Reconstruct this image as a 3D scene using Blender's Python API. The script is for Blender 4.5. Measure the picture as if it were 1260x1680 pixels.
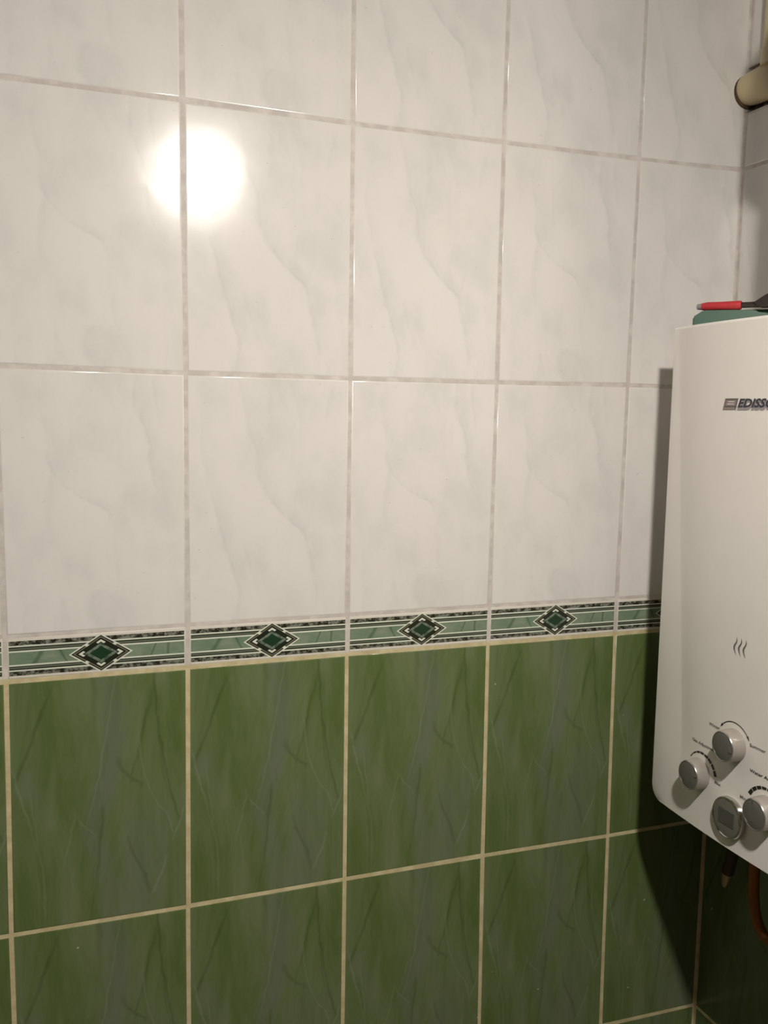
import bpy, bmesh, math, random
from mathutils import Vector, Matrix

for o in list(bpy.data.objects):
    bpy.data.objects.remove(o, do_unlink=True)
scene = bpy.context.scene
COL = scene.collection
random.seed(4)

# ------------------------------------------------------------------ camera
# metres; y = 0 is the tiled wall, z = 0 the top of the green tiles, x = 0 a tile joint
cam_d = bpy.data.cameras.new('camera')
cam = bpy.data.objects.new('camera', cam_d)
COL.objects.link(cam)
cam_d.sensor_fit = 'VERTICAL'
cam_d.sensor_height = 36.0
cam_d.lens = 1502.44 / 1680.0 * 36.0
cam_d.clip_start = 0.01
Rt = ((0.939194, 0.342696, 0.021753), (-0.34297, 0.933054, 0.108547), (0.016902, -0.109407, 0.993853))
M = Matrix.Identity(4)
for i in range(3):
    M[i][0] = Rt[i][0]
    M[i][1] = Rt[i][2]
    M[i][2] = -Rt[i][1]
M[0][3], M[1][3], M[2][3] = -0.15141, -1.09199, 0.31188
cam.matrix_world = M
scene.camera = cam

# ------------------------------------------------------------------ world, exposure
world = bpy.data.worlds.new('world')
world.use_nodes = True
world.node_tree.nodes['Background'].inputs['Color'].default_value = (1.0, 0.88, 0.76, 1)
world.node_tree.nodes['Background'].inputs['Strength'].default_value = 0.02
scene.world = world
scene.view_settings.view_transform = 'Standard'
scene.view_settings.look = 'None'
scene.view_settings.gamma = 1.0
scene.view_settings.use_curve_mapping = False
scene.view_settings.exposure = 0.0

LAMP = Vector((0.159, -0.946, 0.815))      # the bare bulb that lights the room
LAMP_RADIUS = 0.033
LAMP_DEPTH = 0.0222
LAMP_STRENGTH = 1470.0
LAMP_COLOR = (1.0, 0.94, 0.86)

# ------------------------------------------------------------------ helpers
def srgb(r, g, b):
    def f(c):
        c /= 255.0
        return c / 12.92 if c <= 0.04045 else ((c + 0.055) / 1.055) ** 2.4
    return (f(r), f(g), f(b), 1.0)


class NT:
    """small node-building helper"""
    def __init__(self, name):
        self.mat = bpy.data.materials.new(name)
        self.mat.use_nodes = True
        self.t = self.mat.node_tree
        self.b = self.t.nodes['Principled BSDF']

    def n(self, kind, **kw):
        nd = self.t.nodes.new(kind)
        for k, v in kw.items():
            setattr(nd, k, v)
        return nd

    def put(self, sock, v):
        if isinstance(v, bpy.types.NodeSocket):
            self.t.links.new(v, sock)
        else:
            sock.default_value = v

    def math(self, op, a, b=None, c=None):
        nd = self.n('ShaderNodeMath', operation=op)
        for i, v in enumerate((a, b, c)):
            if v is not None:
                self.put(nd.inputs[i], v)
        return nd.outputs[0]

    def ramp(self, v, lo, hi, a=0.0, b=1.0, smooth=True):
        nd = self.n('ShaderNodeMapRange')
        nd.interpolation_type = 'SMOOTHSTEP' if smooth else 'LINEAR'
        for k, x in zip(('Value', 'From Min', 'From Max', 'To Min', 'To Max'), (v, lo, hi, a, b)):
            self.put(nd.inputs[k], x)
        return nd.outputs[0]

    def curve(self, v, pts):
        nd = self.n('ShaderNodeFloatCurve')
        c = nd.mapping.curves[0]
        pts = sorted(pts)
        while len(c.points) < len(pts):
            c.points.new(0.5, 0.5)
        for p, (x, y) in zip(c.points, pts):
            p.location = (x, y)
            p.handle_type = 'AUTO'
        nd.mapping.use_clip = False
        nd.mapping.extend = 'HORIZONTAL'
        nd.mapping.update()
        self.put(nd.inputs['Value'], v)
        return nd.outputs[0]

    def mix(self, fac, a, b):
        nd = self.n('ShaderNodeMix', data_type='RGBA')
        self.put(nd.inputs[0], fac)
        self.put(nd.inputs[6], a)
        self.put(nd.inputs[7], b)
        return nd.outputs[2]

    def uv(self):
        nd = self.n('ShaderNodeUVMap', uv_map='UVMap')
        s = self.n('ShaderNodeSeparateXYZ')
        self.t.links.new(nd.outputs[0], s.inputs[0])
        return nd.outputs[0], s.outputs[0], s.outputs[1]

    def noise(self, vec, scale, detail=3.0, rough=0.5, sx=1, sy=1, sz=1, dist=0.0):
        if (sx, sy, sz) != (1, 1, 1):
            m = self.n('ShaderNodeMapping')
            m.inputs['Scale'].default_value = (sx, sy, sz)
            self.t.links.new(vec, m.inputs[0])
            vec = m.outputs[0]
        nd = self.n('ShaderNodeTexNoise')
        self.t.links.new(vec, nd.inputs['Vector'])
        nd.inputs['Scale'].default_value = scale
        nd.inputs['Detail'].default_value = detail
        nd.inputs['Roughness'].default_value = rough
        nd.inputs['Distortion'].default_value = dist
        return nd.outputs[0]

    def geo(self):
        return self.n('ShaderNodeNewGeometry').outputs['Position']

    def finish(self, color=None, rough=None, metal=None, spec=None, bump=None, bstr=0.1, bdist=0.001, coat=None):
        i = self.b.inputs
        if color is not None:
            self.put(i['Base Color'], color)
        if rough is not None:
            self.put(i['Roughness'], rough)
        if metal is not None:
            self.put(i['Metallic'], metal)
        if spec is not None:
            self.put(i['Specular IOR Level'], spec)
        if coat is not None:
            self.put(i['Coat Weight'], coat)
        if bump is not None:
            nd = self.n('ShaderNodeBump')
            nd.inputs['Strength'].default_value = bstr
            nd.inputs['Distance'].default_value = bdist
            self.t.links.new(bump, nd.inputs['Height'])
            self.t.links.new(nd.outputs[0], i['Normal'])
        return self.mat


def vein(m, u, v, pts, inten, width, soft=1.0):
    """soft printed vein following u = f(v); v runs downwards from the top of the tile"""
    f = m.curve(v, pts)
    d = m.math('ABSOLUTE', m.math('SUBTRACT', u, f))
    k = m.ramp(d, 0.0, width * soft, 1.0, 0.0)
    return m.math('MULTIPLY', k, m.curve(v, inten))


def avein(m, u, v, pts, inten, width):
    """marble vein: a thin core with a broad cloudy flank on one side"""
    d = m.math('SUBTRACT', u, m.curve(v, pts))
    core = m.math('MULTIPLY', m.ramp(m.math('ABSOLUTE', d), 0.0, width * .75, 1.0, 0.0), .75)
    flank = m.math('MULTIPLY', m.math('MULTIPLY', m.ramp(d, width * -.5, width * .2), m.ramp(d, 0.0, width * 3.2, 1.0, 0.0)), .5)
    return m.math('MULTIPLY', m.math('MAXIMUM', core, flank), m.curve(v, inten))


# ------------------------------------------------------------------ materials
def white_tile(name, variant):
    m = NT(name)
    uvv, u0, vv = m.uv()
    v = m.math('SUBTRACT', 1.0, vv)
    wob = m.noise(uvv, 8.0, 7.0, .72)
    u = m.math('ADD', u0, m.math('MULTIPLY', m.math('SUBTRACT', wob, 0.5), 0.085))
    if variant == 1:
        L = [([(0.03, .18), (.13, .21), (.27, .25), (.37, .265), (.44, .34), (.5, .47), (.55, .58), (.7, .61), (.85, .64), (.95, .7)],
              [(0, 0), (.05, .5), (.2, .55), (.33, .9), (.4, 1), (.5, .9), (.56, .55), (.7, .3), (.8, .4), (.97, 0)], .045),
             ([(0.02, .72), (.14, .735), (.25, .79), (.36, .81), (.46, .85), (.55, .95)],
              [(0, .0), (.06, .7), (.2, .8), (.33, .8), (.46, .75), (.56, .1), (.7, 0)], .035),
             ([(0.0, .84), (.1, .83), (.16, .85), (.3, .9)], [(0, 0), (.09, .5), (.15, .5), (.22, 0)], .03),
             ([(.38, .28), (.5, .25), (.62, .25), (.72, .32), (.85, .35)], [(.36, 0), (.45, .5), (.6, .3), (.75, .25), (.9, 0)], .05),
             ([(.6, .05), (.75, .1), (.9, .1)], [(.55, 0), (.7, .3), (.85, .3), (.95, 0)], .06),
             ([(.9, .12), (.94, .1), (1, .1)], [(.88, 0), (.93, .7), (1, .5)], .04),
             ([(.85, .5), (.92, .46), (1, .52)], [(.84, 0), (.91, .8), (1, .2)], .09),
             ([(.85, .3), (.93, .33), (1, .36)], [(.87, 0), (.93, .6), (1, .2)], .06)]
        C = [(.15, .35), (.62, .12)]
    else:
        L = [([(0.02, .3), (.1, .34), (.22, .37), (.3, .41), (.42, .44), (.52, .52), (.59, .62), (.66, .72), (.76, .76), (.86, .79), (.97, .86)],
              [(0, 0), (.06, .45), (.2, .6), (.28, .75), (.4, .6), (.52, .9), (.6, 1), (.67, .95), (.78, .8), (.9, .5), (1, .4)], .045),
             ([(.2, .09), (.35, .1), (.48, .14), (.58, .19), (.68, .22), (.78, .27), (.88, .31), (.98, .28)],
              [(.18, 0), (.3, .4), (.5, .65), (.58, .75), (.68, .85), (.8, .8), (.9, .6), (1, .3)], .035),
             ([(.03, .52), (.12, .5), (.2, .49), (.3, .46)], [(.02, 0), (.08, .55), (.2, .5), (.32, 0)], .05),
             ([(.03, .9), (.1, .87), (.16, .85)], [(.02, 0), (.08, .8), (.13, .6), (.2, 0)], .05),
             ([(.5, .76), (.6, .745), (.68, .72)], [(.48, 0), (.58, .4), (.66, .5), (.7, 0)], .03),
             ([(.68, .34), (.78, .38), (.88, .44)], [(.66, 0), (.74, .45), (.84, .3), (.95, 0)], .05),
             ([(.05, .62), (.12, .67), (.2, .7)], [(.02, 0), (.08, .45), (.13, .4), (.2, 0)], .06)]
    tot = None
    for pts, inten, w in L:
        x = avein(m, u, v, pts, inten, w)
        tot = x if tot is None else m.math('MAXIMUM', tot, x)
    cloud = m.ramp(m.noise(uvv, 2.6, 4.0, .55, sx=1.0, sy=1.2), 0.42, 0.72)
    streak = m.ramp(m.noise(uvv, 3.5, 4.0, .6, sx=1.6, sy=.7, dist=.6), 0.5, .75)
    fac = m.math('ADD', m.math('MULTIPLY', m.math('MULTIPLY', tot, m.ramp(m.noise(uvv, 7.0, 3.0, .6), .32, .66, .15, 1.0)), .38), m.math('ADD', m.math('MULTIPLY', cloud, .20), m.math('MULTIPLY', streak, .10)))
    col = m.mix(fac, srgb(232, 228, 223), srgb(172, 178, 172))
    # faint brownish specks
    sp = m.ramp(m.noise(m.geo(), 150.0, 1.0), .74, .8)
    col = m.mix(m.math('MULTIPLY', sp, .18), col, srgb(150, 128, 112))
    wav = m.noise(m.geo(), 22.0, 2.0)
    return m.finish(col, rough=.142, spec=.5, bump=wav, bstr=.10, bdist=.002)


def green_tile():
    m = NT('green_marble_tile')
    uvv, u0, vv = m.uv()
    v = m.math('SUBTRACT', 1.0, vv)
    wob = m.noise(uvv, 14.0, 4.0)
    u = m.math('ADD', u0, m.math('MULTIPLY', m.math('SUBTRACT', wob, 0.5), 0.035))
    cloud = m.noise(uvv, 3.0, 5.0, .6, sx=1.7, sy=.55, dist=.5)
    col = m.mix(m.ramp(cloud, .3, .7), srgb(90, 108, 58), srgb(114, 126, 90))
    # broad bluish-grey band
    gband = vein(m, u, v, [(0, .55), (.17, .585), (.37, .56), (.5, .51), (.62, .46), (.78, .52), (1, .55)],
                 [(0, .8), (.3, .9), (.5, 1), (.65, .8), (.8, .55), (1, .5)], .115)
    g2 = vein(m, u, v, [(.6, .78), (.8, .72), (1, .7)], [(.5, 0), (.7, .55), (.85, .7), (1, .7)], .24)
    g3 = vein(m, u, v, [(.36, .1), (.44, .12), (.52, .16)], [(.34, 0), (.4, .6), (.46, .45), (.6, 0)], .1)
    gg = m.math('MAXIMUM', m.math('MAXIMUM', gband, g2), g3)
    gg = m.math('MULTIPLY', gg, m.ramp(m.noise(uvv, 6.0, 4.0, .6, sx=1.6, sy=.5), .25, .6, .45, 1.0))
    col = m.mix(m.math('MULTIPLY', gg, .62), col, srgb(116, 122, 112))
    dark = None
    for pts, inten, w in [
        ([(0, .26), (.04, .24), (.16, .17), (.27, .11), (.38, .04)], [(0, .2), (.08, .6), (.15, 1), (.25, .7), (.37, .8), (.4, 0)], .02),
        ([(.02, .825), (.12, .83), (.25, .85), (.43, .89), (.6, .955)], [(0, .6), (.12, .9), (.3, .8), (.5, .7), (.6, .8), (.63, 0)], .014),
        ([(.25, .855), (.4, .865), (.52, .9)], [(.25, 0), (.33, .5), (.45, .5), (.55, 0)], .012),
        ([(.08, .81), (.15, .78), (.3, .73), (.42, .68)], [(.06, 0), (.14, .6), (.22, .8), (.33, .5), (.42, .6), (.45, 0)], .014),
        ([(.36, .61), (.41, .66), (.45, .74)], [(.33, 0), (.38, .6), (.43, .7), (.47, 0)], .03),
        ([(.55, .52), (.65, .5), (.8, .48), (1, .43)], [(.52, 0), (.62, .7), (.75, .6), (.9, .3), (1, .6)], .016),
        ([(.68, .66), (.74, .69), (.84, .75), (.95, .8)], [(.66, 0), (.74, .7), (.82, .6), (.95, 0)], .02),
        ([(0, .47), (.1, .48), (.2, .47)], [(0, .5), (.1, .5), (.22, 0)], .03)]:
        x = vein(m, u, v, pts, inten, w)
        dark = x if dark is None else m.math('MAXIMUM', dark, x)
    col = m.mix(m.math('MULTIPLY', dark, .42), col, srgb(56, 70, 40))
    light = None
    for pts, inten, w in [
        ([(0, .6), (.2, .55), (.42, .49), (.6, .42)], [(0, .5), (.2, .6), (.4, .7), (.56, .4), (.65, 0)], .009),
        ([(.3, .73), (.36, .745), (.46, .78), (.62, .9), (.68, .93)], [(.24, 0), (.33, .7), (.46, .6), (.58, .7), (.66, .8), (.7, 0)], .01),
        ([(.58, .99), (.64, .96), (.7, .92)], [(.56, 0), (.61, .8), (.67, .8), (.71, 0)], .012),
        ([(.34, .025), (.45, .06), (.58, .11), (.74, .165), (.95, .18)], [(.33, 0), (.4, .8), (.5, .9), (.6, .4), (.75, .5), (.84, .7), (.96, .2)], .011),
        ([(.4, .1), (.5, .12), (.62, .15)], [(.42, 0), (.5, .6), (.6, .5), (.68, 0)], .01),
        ([(.56, .36), (.64, .33), (.74, .29)], [(.54, 0), (.6, .6), (.7, .5), (.76, 0)], .012),
        ([(.56, .37), (.6, .41), (.64, .47)], [(.55, 0), (.58, .6), (.63, .6), (.66, 0)], .012),
        ([(.78, .88), (.85, .845), (.93, .79)], [(.76, 0), (.82, .8), (.87, .9), (.93, .4), (.96, 0)], .016)]:
        x = vein(m, u, v, pts, inten, w)
        light = x if light is None else m.math('MAXIMUM', light, x)
    col = m.mix(m.math('MULTIPLY', light, .27), col, srgb(150, 160, 138))
    # fine vertical grain and tiny white specks
    gr = m.noise(uvv, 30.0, 3.0, .6, sx=2.2, sy=.35)
    col = m.mix(m.ramp(gr, .5, .75, 0, .18), col, srgb(120, 132, 96))
    spk = m.ramp(m.noise(m.geo(), 95.0, 0.0), .865, .88)
    col = m.mix(m.math('MULTIPLY', spk, .7), col, srgb(205, 205, 180))
    wav = m.noise(m.geo(), 22.0, 2.0)
    return m.finish(col, rough=.2, spec=.45, bump=wav, bstr=.08, bdist=.002)


def border_tile():
    m = NT('border_tile_print')
    uvv, u, vv = m.uv()
    v = m.math('SUBTRACT', 1.0, vv)
    WHITE = srgb(222, 226, 210)
    def rng(x, a, b):           # 1 inside a..b
        return m.math('MULTIPLY', m.math('GREATER_THAN', x, a), m.math('LESS_THAN', x, b))
    # green marble field
    cl = m.noise(uvv, 4.0, 4.0, .6, sx=1.2, sy=.35, dist=.4)
    col = m.mix(m.ramp(cl, .3, .7), srgb(104, 130, 106), srgb(140, 152, 130))
    for pts, w in (([(.3, .19), (.5, .165), (.7, .13)], .025), ([(.3, .9), (.5, .895), (.7, .895)], .014), ([(.3, .83), (.5, .81), (.7, .79)], .01), ([(.3, .28), (.5, .3), (.7, .33)], .012)):
        x = vein(m, u, v, pts, [(0, .8), (1, .8)], w)
        col = m.mix(m.math('MULTIPLY', x, .7), col, srgb(58, 84, 52))
    vs = m.math('MINIMUM', v, vv)          # mirrored bands, 0 at either long edge
    # grey-green stripe between two white lines
    st = m.ramp(m.math('ABSOLUTE', m.math('SUBTRACT', vs, .275)), 0.008, .03)
    col = m.mix(rng(vs, .2, .335), col, m.mix(st, srgb(104, 112, 96), srgb(52, 56, 44)))
    # granite band
    gn = m.ramp(m.noise(uvv, 26.0, 3.0, .7, sx=1.0, sy=.3), .42, .6)
    col = m.mix(rng(vs, .0, .2), col, m.mix(gn, srgb(44, 42, 32), srgb(132, 136, 122)))
    col = m.mix(rng(vs, .19, .225), col, WHITE)
    col = m.mix(rng(vs, .315, .352), col, WHITE)
    col = m.mix(m.math('LESS_THAN', vs, .085), col, srgb(226, 220, 208))
    us = m.math('MINIMUM', u, m.math('SUBTRACT', 1.0, u))
    col = m.mix(m.math('LESS_THAN', us, .009), col, srgb(216, 214, 200))
    # diamond
    a = m.math('DIVIDE', m.math('ABSOLUTE', m.math('SUBTRACT', u, .51)), .18)
    b = m.math('DIVIDE', m.math('ABSOLUTE', m.math('SUBTRACT', v, .5)), .475)
    s = m.math('ADD', a, b)
    diff = m.math('ABSOLUTE', m.math('SUBTRACT', a, b))
    col = m.mix(m.math('LESS_THAN', s, 1.0), col, WHITE)
    col = m.mix(m.math('LESS_THAN', s, .925), col, srgb(44, 42, 32))
    col = m.mix(rng(s, .80, .86), col, srgb(120, 118, 100))
    col = m.mix(m.math('LESS_THAN', s, .74), col, srgb(38, 44, 32))
    # white notches half-way along each side
    col = m.mix(m.math('MULTIPLY', rng(s, .8, 1.0), m.math('LESS_THAN', diff, .09)), col, WHITE)
    # white corner chevrons
    col = m.mix(m.math('MULTIPLY', rng(s, .58, .7), m.math('GREATER_THAN', diff, .40)), col, WHITE)
    rg = m.noise(uvv, 40.0, 2.0, .6, sx=1.0, sy=.3)
    col = m.mix(rng(s, .36, .52), col, m.mix(m.ramp(rg, .35, .65), srgb(70, 88, 72), srgb(126, 138, 122)))
    col = m.mix(m.math('LESS_THAN', s, .36), col, srgb(34, 62, 42))
    return m.finish(col, rough=.22, spec=.45)


def simple(name, color, rough=.5, metal=0.0, spec=.5, nscale=60.0, var=.06, bstr=.05, coat=None):
    m = NT(name)
    nz = m.noise(m.geo(), nscale, 3.0)
    dk = tuple(c * (1 - var * 3) for c in color[:3]) + (1.0,)
    lt = tuple(min(1, c * (1 + var)) for c in color[:3]) + (1.0,)
    return m.finish(m.mix(nz, dk, lt), rough=rough, metal=metal, spec=spec, bump=nz, bstr=bstr, bdist=.0005, coat=coat)


def grout_mat():
    m = NT('grout')
    pos = m.geo()
    s = m.n('ShaderNodeSeparateXYZ')
    m.t.links.new(pos, s.inputs[0])
    n1 = m.noise(pos, 45.0, 4.0, .6)
    up = m.mix(m.ramp(n1, .35, .7), srgb(200, 191, 184), srgb(222, 214, 207))
    lo = m.mix(m.ramp(n1, .3, .7), srgb(194, 178, 136), srgb(218, 206, 166))
    col = m.mix(m.math('GREATER_THAN', s.outputs[2], 0.0035), lo, up)
    n2 = m.noise(pos, 400.0, 3.0, .6)
    return m.finish(col, rough=.6, spec=.35, bump=n2, bstr=.3, bdist=.0006)


WA = white_tile('white_marble_tile_a', 1)
WB = white_tile('white_marble_tile_b', 2)
GT = green_tile()
BT = border_tile()
GROUT = grout_mat()
PLASTER = simple('painted_plaster', srgb(84, 82, 74), .75, nscale=40)
FLOORM = simple('floor_tile', srgb(132, 122, 108), .5, nscale=20)
ENAMEL = simple('white_enamel', srgb(236, 231, 224), .28, spec=.5, nscale=30, var=.015, bstr=.02)
SILVER = simple('silver_plastic', srgb(170, 163, 154), .36, metal=.25, nscale=200, var=.03)
CAP = simple('knob_cap_grey', srgb(116, 115, 110), .34, metal=.3, nscale=300, var=.05)
CHROME = simple('chrome', srgb(205, 203, 200), .14, metal=1.0, var=.01)
SATIN = simple('satin_metal', srgb(168, 165, 160), .28, metal=.8, var=.02)
LCD = simple('display_glass', srgb(112, 109, 102), .12, metal=0.0, nscale=50, var=.05)
LCDW = simple('display_window', srgb(82, 82, 79), .2, nscale=50, var=.05)
INK = simple('black_print', srgb(40, 36, 34), .5, nscale=80)
INKG = simple('grey_print', srgb(112, 104, 100), .5, nscale=80)
INKB = simple('logo_blue_print', srgb(52, 54, 66), .5, nscale=80)
LOGOG = simple('logo_grey_print', srgb(148, 134, 128), .45, nscale=80)
LOGOS = simple('logo_shadow_print', srgb(160, 152, 152), .5, nscale=80)
GREENP = simple('green_plastic', srgb(26, 76, 54), .4, nscale=50)
REDP = simple('red_rubber', srgb(190, 56, 60), .4, nscale=80)
STEEL = simple('dark_steel', srgb(92, 84, 78), .35, metal=.8, nscale=120)
STEELD = simple('black_steel', srgb(54, 46, 42), .5, metal=.5, nscale=120)
CREAMP = simple('cream_pipe_paint', srgb(220, 204, 164), .4, nscale=40, var=.06)
PUTTY = simple('dirty_putty', srgb(88, 68, 48), .9, nscale=120, var=.2, bstr=.6)
COPPER = simple('copper_pipe', srgb(160, 98, 52), .4, metal=.55, nscale=60)
BRONZE = simple('brown_hose', srgb(64, 44, 36), .6, nscale=80)
BRASS = simple('brass', srgb(176, 160, 118), .4, metal=.6, nscale=60)
GALV = simple('galvanised_steel', srgb(176, 174, 170), .45, metal=.6, nscale=40)
CORD = simple('white_cord', srgb(220, 216, 208), .6)


def bulb_mat():
    m = NT('lit_bulb')
    m.b.inputs['Base Color'].default_value = (1, .95, .9, 1)
    m.b.inputs['Emission Color'].default_value = LAMP_COLOR + (1,)
    m.b.inputs['Emission Strength'].default_value = LAMP_STRENGTH
    return m.mat


BULB = bulb_mat()


# ------------------------------------------------------------------ object helpers
def link(name, me, mat, parent=None, label=None, cat=None, group=None, kind=None, loc=None):
    o = bpy.data.objects.new(name, me)
    COL.objects.link(o)
    if mat is not None:
        me.materials.append(mat)
    if parent is not None:
        o.parent = parent
    for k, v in (('label', label), ('category', cat), ('group', group), ('kind', kind)):
        if v:
            o[k] = v
    if loc is not None:
        o.location = loc
    return o


def empty(name, loc, label, cat, group=None):
    o = bpy.data.objects.new(name, None)
    COL.objects.link(o)
    o.location = loc
    o.empty_display_size = .05
    o['label'] = label
    o['category'] = cat
    if group:
        o['group'] = group
    return o


def mesh(name, verts, faces, smooth=None):
    me = bpy.data.meshes.new(name)
    me.from_pydata([tuple(v) for v in verts], [], faces)
    me.update()
    if smooth is not None:
        me.polygons.foreach_set('use_smooth', [True] * len(me.polygons))
        if smooth < 179:
            me.set_sharp_from_angle(angle=math.radians(smooth))
    return me


def boxes(name, lst):
    v, f = [], []
    for (x0, x1, y0, y1, z0, z1) in lst:
        b = len(v)
        v += [(x, y, z) for z in (z0, z1) for (x, y) in ((x0, y0), (x1, y0), (x1, y1), (x0, y1))]
        f += [tuple(b + i for i in q) for q in ((3, 2, 1, 0), (4, 5, 6, 7), (0, 1, 5, 4), (1, 2, 6, 5), (2, 3, 7, 6), (3, 0, 4, 7))]
    return mesh(name, v, f)


def lathe(name, prof, origin, axis, seg=32, smooth=35):
    """profile of (distance along axis, radius)"""
    axis = Vector(axis).normalized()
    ref = Vector((0, 0, 1)) if abs(axis.z) < .9 else Vector((1, 0, 0))
    e1 = axis.cross(ref).normalized()
    e2 = axis.cross(e1).normalized()
    v, f = [], []
    origin = Vector(origin)
    for d, r in prof:
        for k in range(seg):
            a = 2 * math.pi * k / seg
            v.append(origin + axis * d + (e1 * math.cos(a) + e2 * math.sin(a)) * max(r, 1e-5))
    for j in range(len(prof) - 1):
        for k in range(seg):
            k2 = (k + 1) % seg
            f.append((j * seg + k, j * seg + k2, (j + 1) * seg + k2, (j + 1) * seg + k))
    f.append(tuple(range(seg))[::-1])
    f.append(tuple(range((len(prof) - 1) * seg, len(prof) * seg)))
    me = mesh(name, v, f)
    bm = bmesh.new(); bm.from_mesh(me)
    bmesh.ops.recalc_face_normals(bm, faces=bm.faces)
    bm.to_mesh(me); bm.free()
    me.polygons.foreach_set('use_smooth', [True] * len(me.polygons))
    me.set_sharp_from_angle(angle=math.radians(smooth))
    return me


def tube(name, pts, rad, seg=16):
    pts = [Vector(p) for p in pts]
    rs = rad if isinstance(rad, (list, tuple)) else [rad] * len(pts)
    v, f = [], []
    prev = None
    for i, p in enumerate(pts):
        t = (pts[min(i + 1, len(pts) - 1)] - pts[max(i - 1, 0)]).normalized()
        if prev is None:
            ref = Vector((1, 0, 0)) if abs(t.x) < .9 else Vector((0, 1, 0))
            e1 = t.cross(ref).normalized()
        else:
            e1 = (prev - t * prev.dot(t)).normalized()
        prev = e1
        e2 = t.cross(e1)
        for k in range(seg):
            a = 2 * math.pi * k / seg
            v.append(p + (e1 * math.cos(a) + e2 * math.sin(a)) * rs[i])
    for j in range(len(pts) - 1):
        for k in range(seg):
            k2 = (k + 1) % seg
            f.append((j * seg + k, j * seg + k2, (j + 1) * seg + k2, (j + 1) * seg + k))
    f.append(tuple(range(seg))[::-1])
    f.append(tuple(range((len(pts) - 1) * seg, len(pts) * seg)))
    return mesh(name, v, f, 50)


def spline(ctrl, n=10):
    P = [Vector(c) for c in ctrl]
    P = [2 * P[0] - P[1]] + P + [2 * P[-1] - P[-2]]
    out = []
    for i in range(1, len(P) - 2):
        for k in range(n):
            t = k / n
            a, b, c, d = P[i - 1], P[i], P[i + 1], P[i + 2]
            out.append(.5 * ((2 * b) + (c - a) * t + (2 * a - 5 * b + 4 * c - d) * t * t + (3 * b - a - 3 * c + d) * t ** 3))
    out.append(P[-2])
    return out


# ------------------------------------------------------------------ room shell
XR = 0.783           # tiled face of the right wall
XL, YB, ZF, ZC = -1.15, -1.95, -1.215, 1.30
GD = 0.0005          # grout lies this far behind the tile faces

wall_back = link('wall_back', boxes('wall_back', [(XL, XR + .1, GD, .12, ZF, ZC)]), GROUT, kind='structure',
                 label='tiled wall, white marble tiles above green ones with a patterned border')
PZ0, PZ1 = 0.738, 0.799   # channel that the cream pipe runs in
wall_right = link('wall_right', boxes('wall_right', [
    (XR + GD, XR + .12, YB, GD, ZF, PZ0), (XR + GD, XR + .12, YB, GD, PZ1, ZC), (XR + .03, XR + .12, YB, GD, PZ0, PZ1)]), GROUT,
    kind='structure', label='tiled side wall behind the water heater')
link('wall_left', boxes('wall_left', [(XL - .1, XL, YB, .12, ZF, ZC)]), PLASTER, kind='structure', label='plain painted side wall')
link('wall_front', boxes('wall_front', [(XL, XR + .1, YB - .1, YB, ZF, ZC)]), PLASTER, kind='structure', label='plain painted wall behind the viewer')
link('floor', boxes('floor', [(XL - .1, XR + .1, YB - .1, .12, ZF - .1, ZF)]), FLOORM, kind='structure', label='brown floor')
link('ceiling', boxes('ceiling', [(XL - .1, XR + .1, YB - .1, .12, ZC, ZC + .1)]), PLASTER, kind='structure', label='plain painted ceiling')

# measured joint crossings, (column, row) -> (x, z); rows 0..7 from the top, hand-laid so never quite regular
ROWZ = [0.9590, 0.6567, 0.3522, 0.0526, 0.0005, -0.3030, -0.6062, -0.9090, -1.2115]
TOPZ = 1.262
MEAS = {
    (1, 0): (-.0035, .959), (2, 0): (.1998, .9585), (3, 0): (.4060, .9592), (4, 0): (.6112, .960),
    (1, 1): (-.0011, .6568), (2, 1): (.2016, .6554), (3, 1): (.4049, .6566), (4, 1): (.6104, .6580), (5, 1): (.7830, .6612),
    (0, 1): (-.2030, .6568), (0, 2): (-.2035, .3541),
    (1, 2): (.0008, .3521), (2, 2): (.2022, .3514), (3, 2): (.4051, .3519), (4, 2): (.6084, .3535),
    (0, 3): (-.2024, .0523), (1, 3): (.0011, .0527), (2, 3): (.2024, .0526), (3, 3): (.4039, .0528), (4, 3): (.6063, .0522),
    (0, 4): (-.2021, .0002), (1, 4): (.0011, .0005), (2, 4): (.2024, .0012), (3, 4): (.4033, .0007), (4, 4): (.6058, .0002),
    (0, 5): (-.2043, -.3034), (1, 5): (-.0006, -.3041), (2, 5): (.2031, -.3025), (3, 5): (.4053, -.3018), (4, 5): (.6091, -.3033),
    (5, 5): (.7830, -.3033), (0, 6): (-.2030, -.6060), (1, 6): (-.0005, -.6065), (2, 6): (.2033, -.6055), (3, 6): (.4080, -.6050),
    (4, 6): (.6112, -.6046), (5, 6): (.7830, -.6075)}


def crossing(c, r):
    if r == -1:
        return ((c - 1) * .2025 if c < 5 else XR, TOPZ)
    if (c, r) in MEAS:
        return MEAS[(c, r)]
    return ((c - 1) * .2025 if c < 5 else XR, ROWZ[r])


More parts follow.
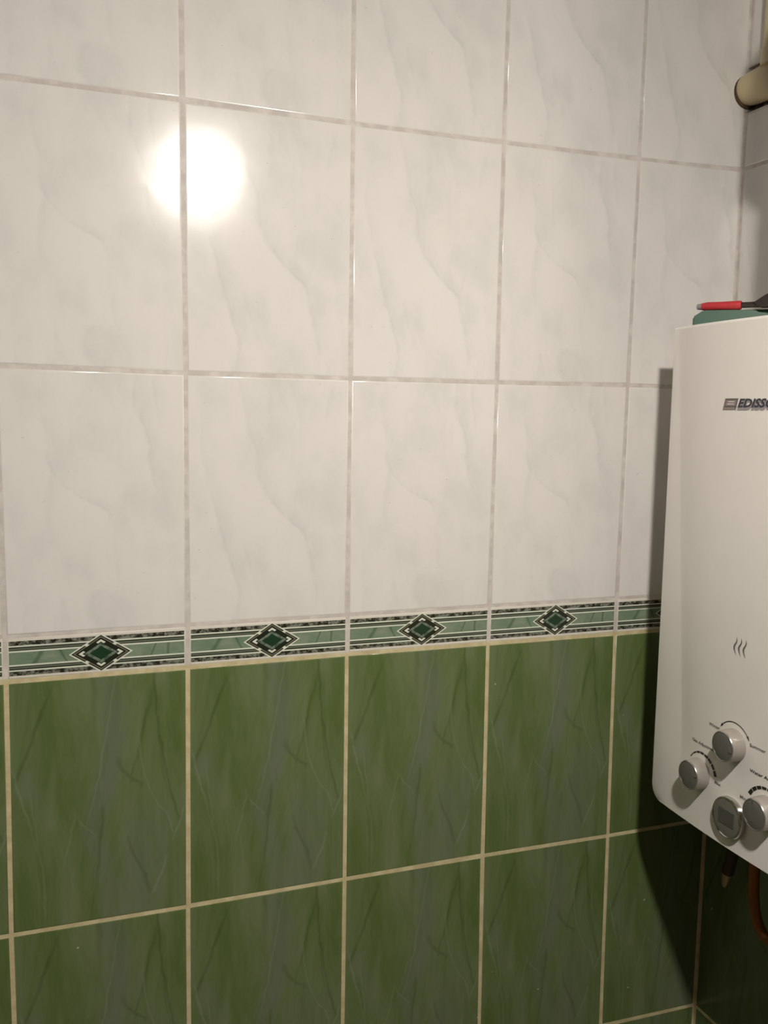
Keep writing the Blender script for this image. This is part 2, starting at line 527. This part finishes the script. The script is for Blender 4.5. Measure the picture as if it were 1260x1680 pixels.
def tile_mesh(name, q, uvo, uvs, to_world, tilt=(0, 0)):
    """q: corner (s,z) bl, br, tr, tl of the joint centre lines, already inset"""
    rings = [(0.0, -.0060), (0.0, -.0013), (.0008, -.00035), (.0024, 0.0)]
    c = Vector((sum(p[0] for p in q) / 4, sum(p[1] for p in q) / 4))
    sg = [(-1, -1), (1, -1), (1, 1), (-1, 1)]
    v, nrm, uvl = [], [], []
    for ri, (ins, d) in enumerate(rings):
        for (s, z), (a, b) in zip(q, sg):
            S, Z = s - a * ins, z - b * ins
            dd = d + tilt[0] * (S - c.x) + tilt[1] * (Z - c.y)
            v.append(to_world(S, Z, dd))
            k = (1.0, .9, .45, 0.0)[ri]
            n = Vector((a * k * .7071, b * k * .7071, math.sqrt(max(0.0, 1 - k * k))))
            if ri == 3:
                n = Vector((-tilt[0], -tilt[1], 1)).normalized()
            p0, p1 = to_world(0, 0, 0), to_world(n.x, n.y, n.z)
            nrm.append((Vector(p1) - Vector(p0)).normalized())
            uvl.append(((S - uvo[0]) / uvs[0], (Z - uvo[1]) / uvs[1]))
    f = []
    for r in range(3):
        for k in range(4):
            k2 = (k + 1) % 4
            f.append((r * 4 + k, r * 4 + k2, r * 4 + 4 + k2, r * 4 + 4 + k))
    f.append((12, 13, 14, 15))
    me = mesh(name, v, f)
    uv = me.uv_layers.new(name='UVMap')
    for lp in me.loops:
        uv.data[lp.index].uv = uvl[lp.vertex_index]
    me.polygons.foreach_set('use_smooth', [True] * len(me.polygons))
    me.normals_split_custom_set_from_vertices([tuple(n) for n in nrm])
    return me


def front_world(s, z, d):
    return (s, -d, z)


def right_world(s, z, d):
    return (XR - d, -s, z)


VARIANT = {(0, 2): 1, (1, 2): 2, (2, 2): 1, (3, 2): 1, (4, 2): 1, (0, 1): 1, (1, 1): 2, (2, 1): 2, (3, 1): 1, (4, 1): 1,
           (0, 0): 1, (1, 0): 1, (2, 0): 2, (3, 0): 2, (4, 0): 2}
HG = .0020


def inset(q, l=HG, r=HG, b=HG, t=HG):
    (x0, z0), (x1, z1), (x2, z2), (x3, z3) = q
    return [(x0 + l, z0 + b), (x1 - r, z1 + b), (x2 - r, z2 - t), (x3 + l, z3 - t)]


for c in range(-2, 5):
    for r in range(-1, 8):
        tl, tr, br, bl = crossing(c, r), crossing(c + 1, r), crossing(c + 1, r + 1), crossing(c, r + 1)
        q = [bl, br, tr, tl]
        uvo = (bl[0] + .00125, bl[1] + .00125)
        tilt = (random.uniform(-1, 1) * .0016, random.uniform(-1, 1) * .0016)
        if (c, r) in ((0, 1), (1, 1)):
            tilt = (0.0, 0.0)
        if r == 3:
            qq = inset(q, .0019, .0019, .0020, .0019)
            me = tile_mesh('border_tile', qq, qq[0], (.1988, qq[3][1] - qq[0][1]), front_world)
            link('border_tile', me, BT, wall_back)
        elif r < 3:
            var = VARIANT.get((c, r), random.choice((1, 2)))
            # slightly wider joint over the border
            me = tile_mesh('white_tile', inset(q, b=.0012 if r == 2 else HG), uvo, (.2, .3), front_world, tilt)
            link('white_tile', me, WA if var == 1 else WB, wall_back)
        else:
            me = tile_mesh('green_tile', inset(q, t=.0022 if r == 4 else HG), uvo, (.2, .3), front_world, tilt)
            link('green_tile', me, GT, wall_back)

# side wall: same courses, counted out from the corner
RZ = [TOPZ, .960, .6612, .354, .0522, .0002, -.3033, -.6075, -.909, -1.2115]
for c in range(5):
    s0, s1 = c * .2025, (c + 1) * .2025
    if c == 0:
        s0 = .002
    for r in range(9):
        z1, z0 = RZ[r], RZ[r + 1]
        def put(za, zb, name, mat, uvs, uvo, ti=HG, bi=HG):
            q = inset([(s0, za), (s1, za), (s1, zb), (s0, zb)], b=bi, t=ti)
            link(name, tile_mesh(name, q, uvo, uvs, right_world), mat, wall_right)
        uvo = (c * .2025 + .001, z0 + .001)
        if r == 4:
            put(z0, z1, 'border_tile', BT, (.1988, z1 - z0 - .0039), (c * .2025 + .0019, z0 + .002))
        elif r < 4:
            mat = random.choice((WA, WB))
            if r == 1:
                put(z0, PZ0 - .001, 'cut_white_tile', mat, (.2, .3), uvo, ti=.0005)
                put(PZ1 + .001, z1, 'cut_white_tile', mat, (.2, .3), uvo, bi=.0005)
            else:
                put(z0, z1, 'white_tile', mat, (.2, .3), uvo)
        else:
            put(z0, z1, 'green_tile', GT, (.2, .3), uvo)

# ------------------------------------------------------------------ the lamp (bare bulb on a cord)
lamp = empty('pendant_bulb', (LAMP.x, LAMP.y, LAMP.z), 'lit bulb with a shallow dome hanging on a white cord from the ceiling', 'lamp')
bprof = []
for k in range(1, 11):
    a = math.pi / 2 * k / 10
    bprof.append((-LAMP_DEPTH * math.cos(a), LAMP_RADIUS * math.sin(a)))
link('bulb', lathe('bulb', bprof, (0, 0, 0), (0, 0, 1), 24, 80), BULB, lamp)
link('socket', lathe('socket', [(.0003, .0335), (.006, .0340), (.020, .032), (.045, .022), (.055, .019), (.085, .019), (.095, .012), (.105, .006)], (0, 0, 0), (0, 0, 1), 24), CORD, lamp)
link('cord', tube('cord', [(0, 0, .10), (.001, 0, .25), (0, 0, ZC - LAMP.z - .012)], .003, 8), CORD, lamp)
link('ceiling_rose', lathe('ceiling_rose', [(ZC - LAMP.z - .03, .012), (ZC - LAMP.z - .022, .035), (ZC - LAMP.z - .0005, .042)], (0, 0, 0), (0, 0, 1), 24), CORD, lamp)

# ------------------------------------------------------------------ gas water heater on the side wall
ZB, ZT = -0.1985, 0.4243      # bottom and top of the casing
UC, UH = 0.2570, 0.1575       # centre and half width, u = -y
UO = UC - UH                  # far outer edge
XO = 0.6050                   # x of the outer edge of the front cover


def crease(z):
    t = (ZT - z) / (ZT + 0.10)
    return 0.1100 + .0470 * min(max(t, 0), 1.12)


def face_x(u, z):
    """x of the front cover: a panel bulging between two creases that fade out near the bottom"""
    w = UC - crease(z)
    t = min(1.0, abs((u - UC) / w))
    panel = XO - .068 * w * (1 - t ** 3)
    plain = XO - .0075 * (1 - min(1.0, abs((u - UC) / UH)) ** 2)
    k = min(max((-.085 - z) / .075, 0), 1)
    k = k * k * (3 - 2 * k)
    return panel * (1 - k) + plain * k


heater = empty('gas_water_heater', (XR, -UC, ZB), 'white gas water heater with round grey knobs hung on the side wall', 'water heater')
HO = Vector(heater.location)


def hpart(name, me, mat, parent=None, label=None):
    """world-space mesh -> child of the heater"""
    if parent is None:
        me.transform(Matrix.Translation(-HO))
        o = link(name, me, mat, heater, label=label)
    else:
        me.transform(Matrix.Translation(-HO))
        o = link(name, me, mat, parent, label=label)
    return o


def cover_mesh():
    zs = [ZB + x for x in (0, .0006, .002, .0045, .008, .012, .016, .02, .028, .05, .08, .10)]
    zs += [ZB + .10 + (ZT - .003 - ZB - .10) * k / 10 for k in range(1, 11)] + [ZT - .001, ZT]
    rows = []
    R = .020
    for z in zs:
        h = z - ZB
        du = 0.0
        if h < R:
            du = R - math.sqrt(max(0, R * R - (R - h) ** 2))
        edge = 0.0
        dt = ZT - z
        if dt < .003:
            edge = .0015 * (1 - dt / .003)
        uo = UO + du
        uc = max(crease(z), uo + .006)
        half = [(.668, uo), (XO + .004, uo), (XO + .0012, uo + .0004), (face_x(uo, z) + .0003, uo + .0013), (face_x(uo + .0030, z) + edge, uo + .0030)]
        if uc - uo < .006:
            uc = uo + .006
        half.append((face_x((uo + uc) / 2, z) + edge, (uo + uc) / 2))
        half.append((face_x(uc - .0008, z) + edge, uc - .0008))
        n = 10
        for k in range(0, n):
            u = uc + (UC - uc) * k / n
            half.append((face_x(u, z) + edge, u))
        full = [(x, u) for x, u in half] + [(face_x(UC, z) + edge, UC)] + [(x, 2 * UC - u) for x, u in reversed(half)]
        rows.append([(x, -u, z) for x, u in full])
    n = len(rows[0])
    v = [p for r in rows for p in r]
    f = []
    for j in range(len(rows) - 1):
        for k in range(n - 1):
            f.append((j * n + k, j * n + k + 1, (j + 1) * n + k + 1, (j + 1) * n + k))
        f.append((j * n + n - 1, j * n, (j + 1) * n, (j + 1) * n + n - 1))
    f.append(tuple(range(n)))
    f.append(tuple(range((len(rows) - 1) * n, len(rows) * n))[::-1])
    me = mesh('front_cover', v, f)
    bm = bmesh.new(); bm.from_mesh(me)
    bmesh.ops.recalc_face_normals(bm, faces=bm.faces)
    bm.to_mesh(me); bm.free()
    me.polygons.foreach_set('use_smooth', [True] * len(me.polygons))
    me.set_sharp_from_angle(angle=math.radians(25))
    return me


hpart('front_cover', cover_mesh(), ENAMEL)
hpart('back_body', boxes('back_body', [(.668, XR - .0005, -(UC + UH - .006), -(UO + .006), ZB + .012, ZT - .004)]), ENAMEL)


def place(me, u0, z0, lift=.0004, sx=1.0, name=None):
    """flat (x,y) print mesh -> laid on the curved cover"""
    for vt in me.vertices:
        u, z = u0 + vt.co.x * sx, z0 + vt.co.y
        vt.co = Vector((face_x(u, z) - lift - vt.co.z, -u, z))
    me.update()
    return me


def text_mesh(s, size, shear=0.0, bold=0.0, align='LEFT', width=None):
    cu = bpy.data.curves.new('txt', 'FONT')
    cu.body = s
    cu.size = size
    cu.shear = shear
    cu.offset = bold
    cu.align_x = align
    cu.resolution_u = 3
    ob = bpy.data.objects.new('txt', cu)
    COL.objects.link(ob)
    dg = bpy.context.evaluated_depsgraph_get()
    dg.update()
    me = bpy.data.meshes.new_from_object(ob.evaluated_get(dg))
    bpy.data.objects.remove(ob, do_unlink=True)
    me.materials.clear()
    if width:
        xs = [v.co.x for v in me.vertices]
        k = width / (max(xs) - min(xs))
        x0 = min(xs)
        for v in me.vertices:
            v.co.x = (v.co.x - x0) * k
    return me


def poly(pts):
    return mesh('print', [(x, y, 0) for x, y in pts], [tuple(range(len(pts)))])


# maker's plate: parallelogram with an E badge, then the slanted word
def quad_print(lst):
    v, f = [], []
    for q in lst:
        b = len(v)
        v += [(x, y, 0) for x, y in q]
        f.append(tuple(range(b, b + len(q))))
    return mesh('print', v, f)


logo = hpart('logo_plate', place(quad_print([[(0, 0), (.0225, 0), (.0262, .0135), (.0037, .0135)]]), .2090, .3200), LOGOG,
             label='grey slanted badge')
hpart('logo_badge', place(quad_print([
    [(.0030, .0038), (.0036, .0038), (.0060, .0128), (.0054, .0128)], [(.0030, .0038), (.0215, .0038), (.0217, .0046), (.0032, .0046)],
    [(.0054, .0121), (.0242, .0121), (.0244, .0128), (.0056, .0128)], [(.0208, .0012), (.0216, .0012), (.0248, .0128), (.0240, .0128)]]),
    .2090, .3200, .0006), INKB, logo)
hpart('logo_stroke', place(quad_print([[(.0075, .0066), (.0190, .0066), (.0192, .0074), (.0077, .0074)],
                                       [(.0092, .0092), (.0196, .0092), (.0198, .0100), (.0094, .0100)]]), .2090, .3200, .0006), ENAMEL, logo)
hpart('logo_shadow', place(text_mesh('EDISSON', .0150, .30, .0010, width=.0765), .2332, .3206, .0003), LOGOS)
hpart('logo_word', place(text_mesh('EDISSON', .0132, .30, .00045, width=.0735), .2343, .3236, .0006), INKB, label='dark slanted maker name')


def wave(x0, y0):
    L, Rr = [], []
    for k in range(17):
        t = k / 16
        y = y0 + .0102 * (1 - 2 * t)
        cx = x0 + .0016 * math.sin((t * 1.35 + .02) * 2 * math.pi * .75) * (1 if t < .45 else 1) + .0012 * math.cos(t * math.pi * 1.4 + .3)
        w = .00125 * math.sin(math.pi * min(max(t, .02), .98)) ** .7
        L.append((cx - w, y)); Rr.append((cx + w, y))
    v = [(x, y, 0) for x, y in L] + [(x, y, 0) for x, y in Rr]
    n = len(L)
    return mesh('print', v, [(i, i + 1, n + i + 1, n + i) for i in range(n - 1)])


def wave2(x0, y0):
    # S-shaped flame stroke: starts at top, swings left at mid height, ends low right
    ctr = [(.0018, .0110), (.0024, .0080), (.0018, .0050), (.0000, .0022), (-.0014, -.0005), (-.0014, -.0035), (.0000, -.0068), (.0022, -.0105)]
    P = spline([(x0 + a, y0 + b, 0) for a, b in ctr], 4)
    n = len(P)
    L, Rr = [], []
    for i, p in enumerate(P):
        w = .0013 * math.sin(math.pi * min(max(i / (n - 1), .03), .97)) ** .8
        L.append((p.x - w, p.y, 0)); Rr.append((p.x + w, p.y, 0))
    return mesh('print', L + Rr, [(i, i + 1, n + i + 1, n + i) for i in range(n - 1)])


for k in range(3):
    hpart('flame_mark', place(wave2(0, 0), .2517 + .0076 * k, .0463), INKG)


def knob(u, z, r, h, rot):
    x = face_x(u, z)
    b = hpart('knob', lathe('knob', [(-.003, r * 1.03), (.0015, r * 1.03), (h * .55, r), (h * .93, r * .965), (h * .985, r * .93), (h, r * .89), (h - .0009, r * .875)],
                            (x, -u, z), (-1, 0, 0), 40, 40), SILVER, label='silver rim knob')
    hpart('knob_cap', lathe('knob_cap', [(h - .003, r * .885), (h - .0004, r * .885), (h - .0001, r * .85), (h, r * .3), (h + .0001, .0002)],
                            (x, -u, z), (-1, 0, 0), 40, 30), CAP, b)
    hpart('knob_ring', lathe('knob_ring', [(h * .95, r * .952), (h * .995, r * .935), (h + .0004, r * .90), (h + .0001, r * .865), (h - .001, r * .86)],
                             (x, -u, z), (-1, 0, 0), 40, 60), SATIN, b)
    # pointer tick
    ca, sa = math.cos(rot), math.sin(rot)
    v = []
    for dx in (h - .0005, h + .0006):
        for (a, c) in ((r * .62, -.0006), (r * .84, -.0006), (r * .84, .0006), (r * .62, .0006)):
            du, dz = a * ca - c * sa, a * sa + c * ca
            v.append((x - dx, -(u + du), z + dz))
    hpart('knob_pointer', mesh('knob_pointer', v, [(0, 1, 2, 3), (7, 6, 5, 4), (0, 4, 5, 1), (1, 5, 6, 2), (2, 6, 7, 3), (3, 7, 4, 0)]), CHROME, b)


KR, KH = .0187, .018
knob(.2590, -.0705, KR, KH, math.radians(-12))
knob(.2010, -.1280, KR, KH, math.radians(10))
knob(.3140, -.1300, KR, KH, math.radians(100))

# round temperature display
dx = face_x(.2600, -.159)
disp = hpart('display', lathe('display', [(-.002, .0250), (.0045, .0250), (.0062, .0242), (.0066, .0230), (.0058, .0222), (.0056, .001)], (dx, -.2600, -.159), (-1, 0, 0), 40, 40),
             CHROME, label='round chrome-rimmed display')
hpart('display_glass', lathe('display_glass', [(.004, .0221), (.0060, .0221), (.0063, .020), (.0064, .0002)], (dx, -.2600, -.159), (-1, 0, 0), 40, 40), LCD, disp)
hpart('display_window', boxes('display_window', [(dx - .0068, dx - .0061, -.2600 - .0130, -.2600 + .0130, -.159 - .0085, -.159 + .0095)]), LCDW, disp)

# dials printed round the knobs
def arc_blocks(uc, zc, r, a0, a1, n, w0, w1, gap=.14):
    lst = []
    for k in range(n):
        t0 = a0 + (a1 - a0) * (k + gap / 2) / n
        t1 = a0 + (a1 - a0) * (k + 1 - gap / 2) / n
        wa = w0 + (w1 - w0) * k / (n - 1)
        wb = w0 + (w1 - w0) * (k + .8) / (n - 1)
        lst.append([(r * math.cos(t0), r * math.sin(t0)), (r * math.cos(t1), r * math.sin(t1)),
                    ((r + wb) * math.cos(t1), (r + wb) * math.sin(t1)), ((r + wa) * math.cos(t0), (r + wa) * math.sin(t0))])
    return place(quad_print(lst), uc, zc, .0005)


D = math.radians
hpart('dial_scale', arc_blocks(.2030, -.1285, .0262, D(146), D(14), 8, .0010, .0042), INK)
hpart('dial_scale', arc_blocks(.3130, -.1300, .0252, D(156), D(24), 8, .0050, .0012), INK)
N = 26
ra, wa = .0285, .0005
strip = []
for k in range(N):
    t0, t1 = D(140) + (D(36) - D(140)) * k / N, D(140) + (D(36) - D(140)) * (k + 1) / N
    strip.append([((ra - wa) * math.cos(t0), (ra - wa) * math.sin(t0)), ((ra - wa) * math.cos(t1), (ra - wa) * math.sin(t1)),
                  ((ra + wa) * math.cos(t1), (ra + wa) * math.sin(t1)), ((ra + wa) * math.cos(t0), (ra + wa) * math.sin(t0))])
for t, sgn in ((D(140), 1), (D(36), -1)):
    p = Vector((ra * math.cos(t), ra * math.sin(t)))
    tg = Vector((-math.sin(t), math.cos(t))) * sgn
    nm = Vector((math.cos(t), math.sin(t)))
    tip, bs = p + tg * .0030, p - tg * .0026
    strip.append([tuple(tip), tuple(bs + nm * .0016), tuple(bs - nm * .0016)])
hpart('season_arrow', place(quad_print(strip), .2580, -.0725, .0005), INK)
for s, u0, z0, w in (('Winter', .2142, -.0612, .0195), ('Summer', .2838, -.0632, .0245), ('Gas Adjustment', .1828, -.0915, .0470),
                     ('Water Adjustment', .2862, -.0925, .0560), ('Max', .2300, -.1290, .0105), ('Min', .2738, -.1290, .0095)):
    hpart('lettering', place(text_mesh(s, .0052, 0, .00008, width=w), u0, z0, .0005), INKG if s not in ('Water Adjustment',) else INK)

# ------------------------------------------------------------------ flue, rising out of frame from the heater
flue = empty('flue_pipe', (.700, -UC, ZT), 'galvanised flue pipe rising from the top of the water heater', 'flue')
link('pipe', lathe('pipe', [(0, .062), (.012, .062), (.013, .058), (ZC - ZT - .0005, .058)], (0, 0, 0), (0, 0, 1), 32), GALV, flue)
link('shadow_collar', lathe('shadow_collar', [(.215, .0585), (.240, .073), (.375, .073), (.40, .0585)], (0, 0, 0), (0, 0, 1), 32), GALV, flue)  # unseen collar, added to widen the flue's shadow near the corner

# ------------------------------------------------------------------ things lying on the heater
def extrude(name, prof, width, origin, direction, bevel=.002):
    """profile (l, h) extruded sideways; direction is the long axis in plan"""
    d = Vector((direction[0], direction[1], 0)).normalized()
    side = Vector((-d.y, d.x, 0))
    o = Vector(origin)
    v = [o + d * l + Vector((0, 0, h)) - side * 0 for l, h in prof] + [o + d * l + Vector((0, 0, h)) + side * width for l, h in prof]
    n = len(prof)
    f = [tuple(range(n)), tuple(range(n, 2 * n))[::-1]] + [(i, n + i, n + (i + 1) % n, (i + 1) % n) for i in range(n)]
    me = mesh(name, v, f)
    bm = bmesh.new(); bm.from_mesh(me)
    bmesh.ops.recalc_face_normals(bm, faces=bm.faces)
    if bevel:
        bmesh.ops.bevel(bm, geom=bm.edges[:], offset=bevel, segments=2, affect='EDGES')
    bm.to_mesh(me); bm.free()
    me.polygons.foreach_set('use_smooth', [True] * len(me.polygons))
    me.set_sharp_from_angle(angle=math.radians(40))
    return me


case = empty('plastic_case', (.6165, -.1200, ZT), 'green plastic case lying on the water heater under the red-handled tool', 'case')
link('case_body', extrude('case_body', [(0, 0), (0, .0125), (.012, .0205), (.135, .0205), (.135, 0)], .032, (0, 0, 0), (.0587, -.0479), .0016), GREENP, case)

tdir = Vector((.0305, -.0437, -.0004)).normalized()
tool = empty('hand_tool', (.6295, -.1105, .4507), 'red-handled tool with dark steel shank lying on the green case', 'tool')
link('grip', lathe('grip', [(.005, .0034), (.007, .0046), (.013, .0056), (.030, .0053), (.052, .0056), (.0545, .0052), (.055, .004)], (0, 0, 0), tdir, 20, 50), REDP, tool)
link('end_cap', lathe('end_cap', [(0, .0022), (.001, .0036), (.006, .0042), (.008, .0036)], (0, 0, 0), tdir, 16, 40), GALV, tool)
link('shank', lathe('shank', [(.053, .0036), (.090, .0036), (.110, .0042)], (0, 0, 0), tdir, 16, 40), STEEL, tool)
sd = Vector((-tdir.y, tdir.x, 0)).normalized()
hv, prof = [], [(.070, .002), (.083, .0105), (.092, .0150), (.125, .0150), (.132, .004), (.125, -.004), (.078, -.004)]
for w in (-.006, .006):
    for l, h in prof:
        hv.append(tdir * l + Vector((0, 0, h)) + sd * w)
n = len(prof)
link('jaw', mesh('jaw', hv, [tuple(range(n)), tuple(range(n, 2 * n))[::-1]] + [(i, (i + 1) % n, n + (i + 1) % n, n + i) for i in range(n)]), STEELD, tool)

# ------------------------------------------------------------------ cream pipe at the corner
PX, PZC = .7835, .7685
gp = empty('wall_pipe', (PX, 0, PZC), 'cream-painted pipe entering the tiled wall at the upper corner', 'pipe')
link('pipe_run', lathe('pipe_run', [(-.03, .0205), (.006, .0208), (.010, .0222), (.03, .0232), (.05, .0245), (.07, .0245), (.072, .0215), (1.2, .0215)], (0, 0, 0), (0, -1, 0), 28, 60), CREAMP, gp)
link('riser', lathe('riser', [(.015, .0175), (.036, .0175), (.037, .0150), (.5, .0150)], (-.008, -.0585, 0), (0, 0, 1), 24), CREAMP, gp)
link('wall_seal', lathe('wall_seal', [(-.004, .0228), (.001, .0228), (.0022, .0220), (.003, .0200)], (.0002, 0, -.0022), (0, -1, 0), 28), PUTTY, gp, label='dirty brown putty ring')

# ------------------------------------------------------------------ pipes under the heater
ub = empty('copper_pipe', (.722, -.172, ZB), 'copper coloured pipe bending in a loop below the water heater', 'pipe')
pts = spline([(0, 0, .016), (0, 0, -.05), (0, -.001, -.11), (0, -.008, -.150), (0, -.026, -.170), (0, -.050, -.160), (0, -.066, -.125), (0, -.070, -.07), (0, -.070, .016)], 6)
link('bent_tube', tube('bent_tube', pts, .0072, 14), COPPER, ub)
link('union_nut', lathe('union_nut', [(-.030, .009), (-.028, .0115), (-.006, .0115), (-.004, .009)], (0, 0, 0), (0, 0, 1), 6, 20), BRASS, ub)
hs = empty('brown_hose', (.755, -.100, ZB), 'dark brown hose stub hanging below the water heater', 'hose')
link('hose_tube', tube('hose_tube', spline([(0, 0, .014), (0, .001, -.05), (.002, .006, -.10), (.004, .018, -.145)], 6), .0085, 14), BRONZE, hs)
link('nozzle', lathe('nozzle', [(-.008, .0075), (-.004, .0078), (.012, .0060), (.018, .0035)], (.0045, .0205, -.152), (.05, .25, -1), 12, 30), BRASS, hs)
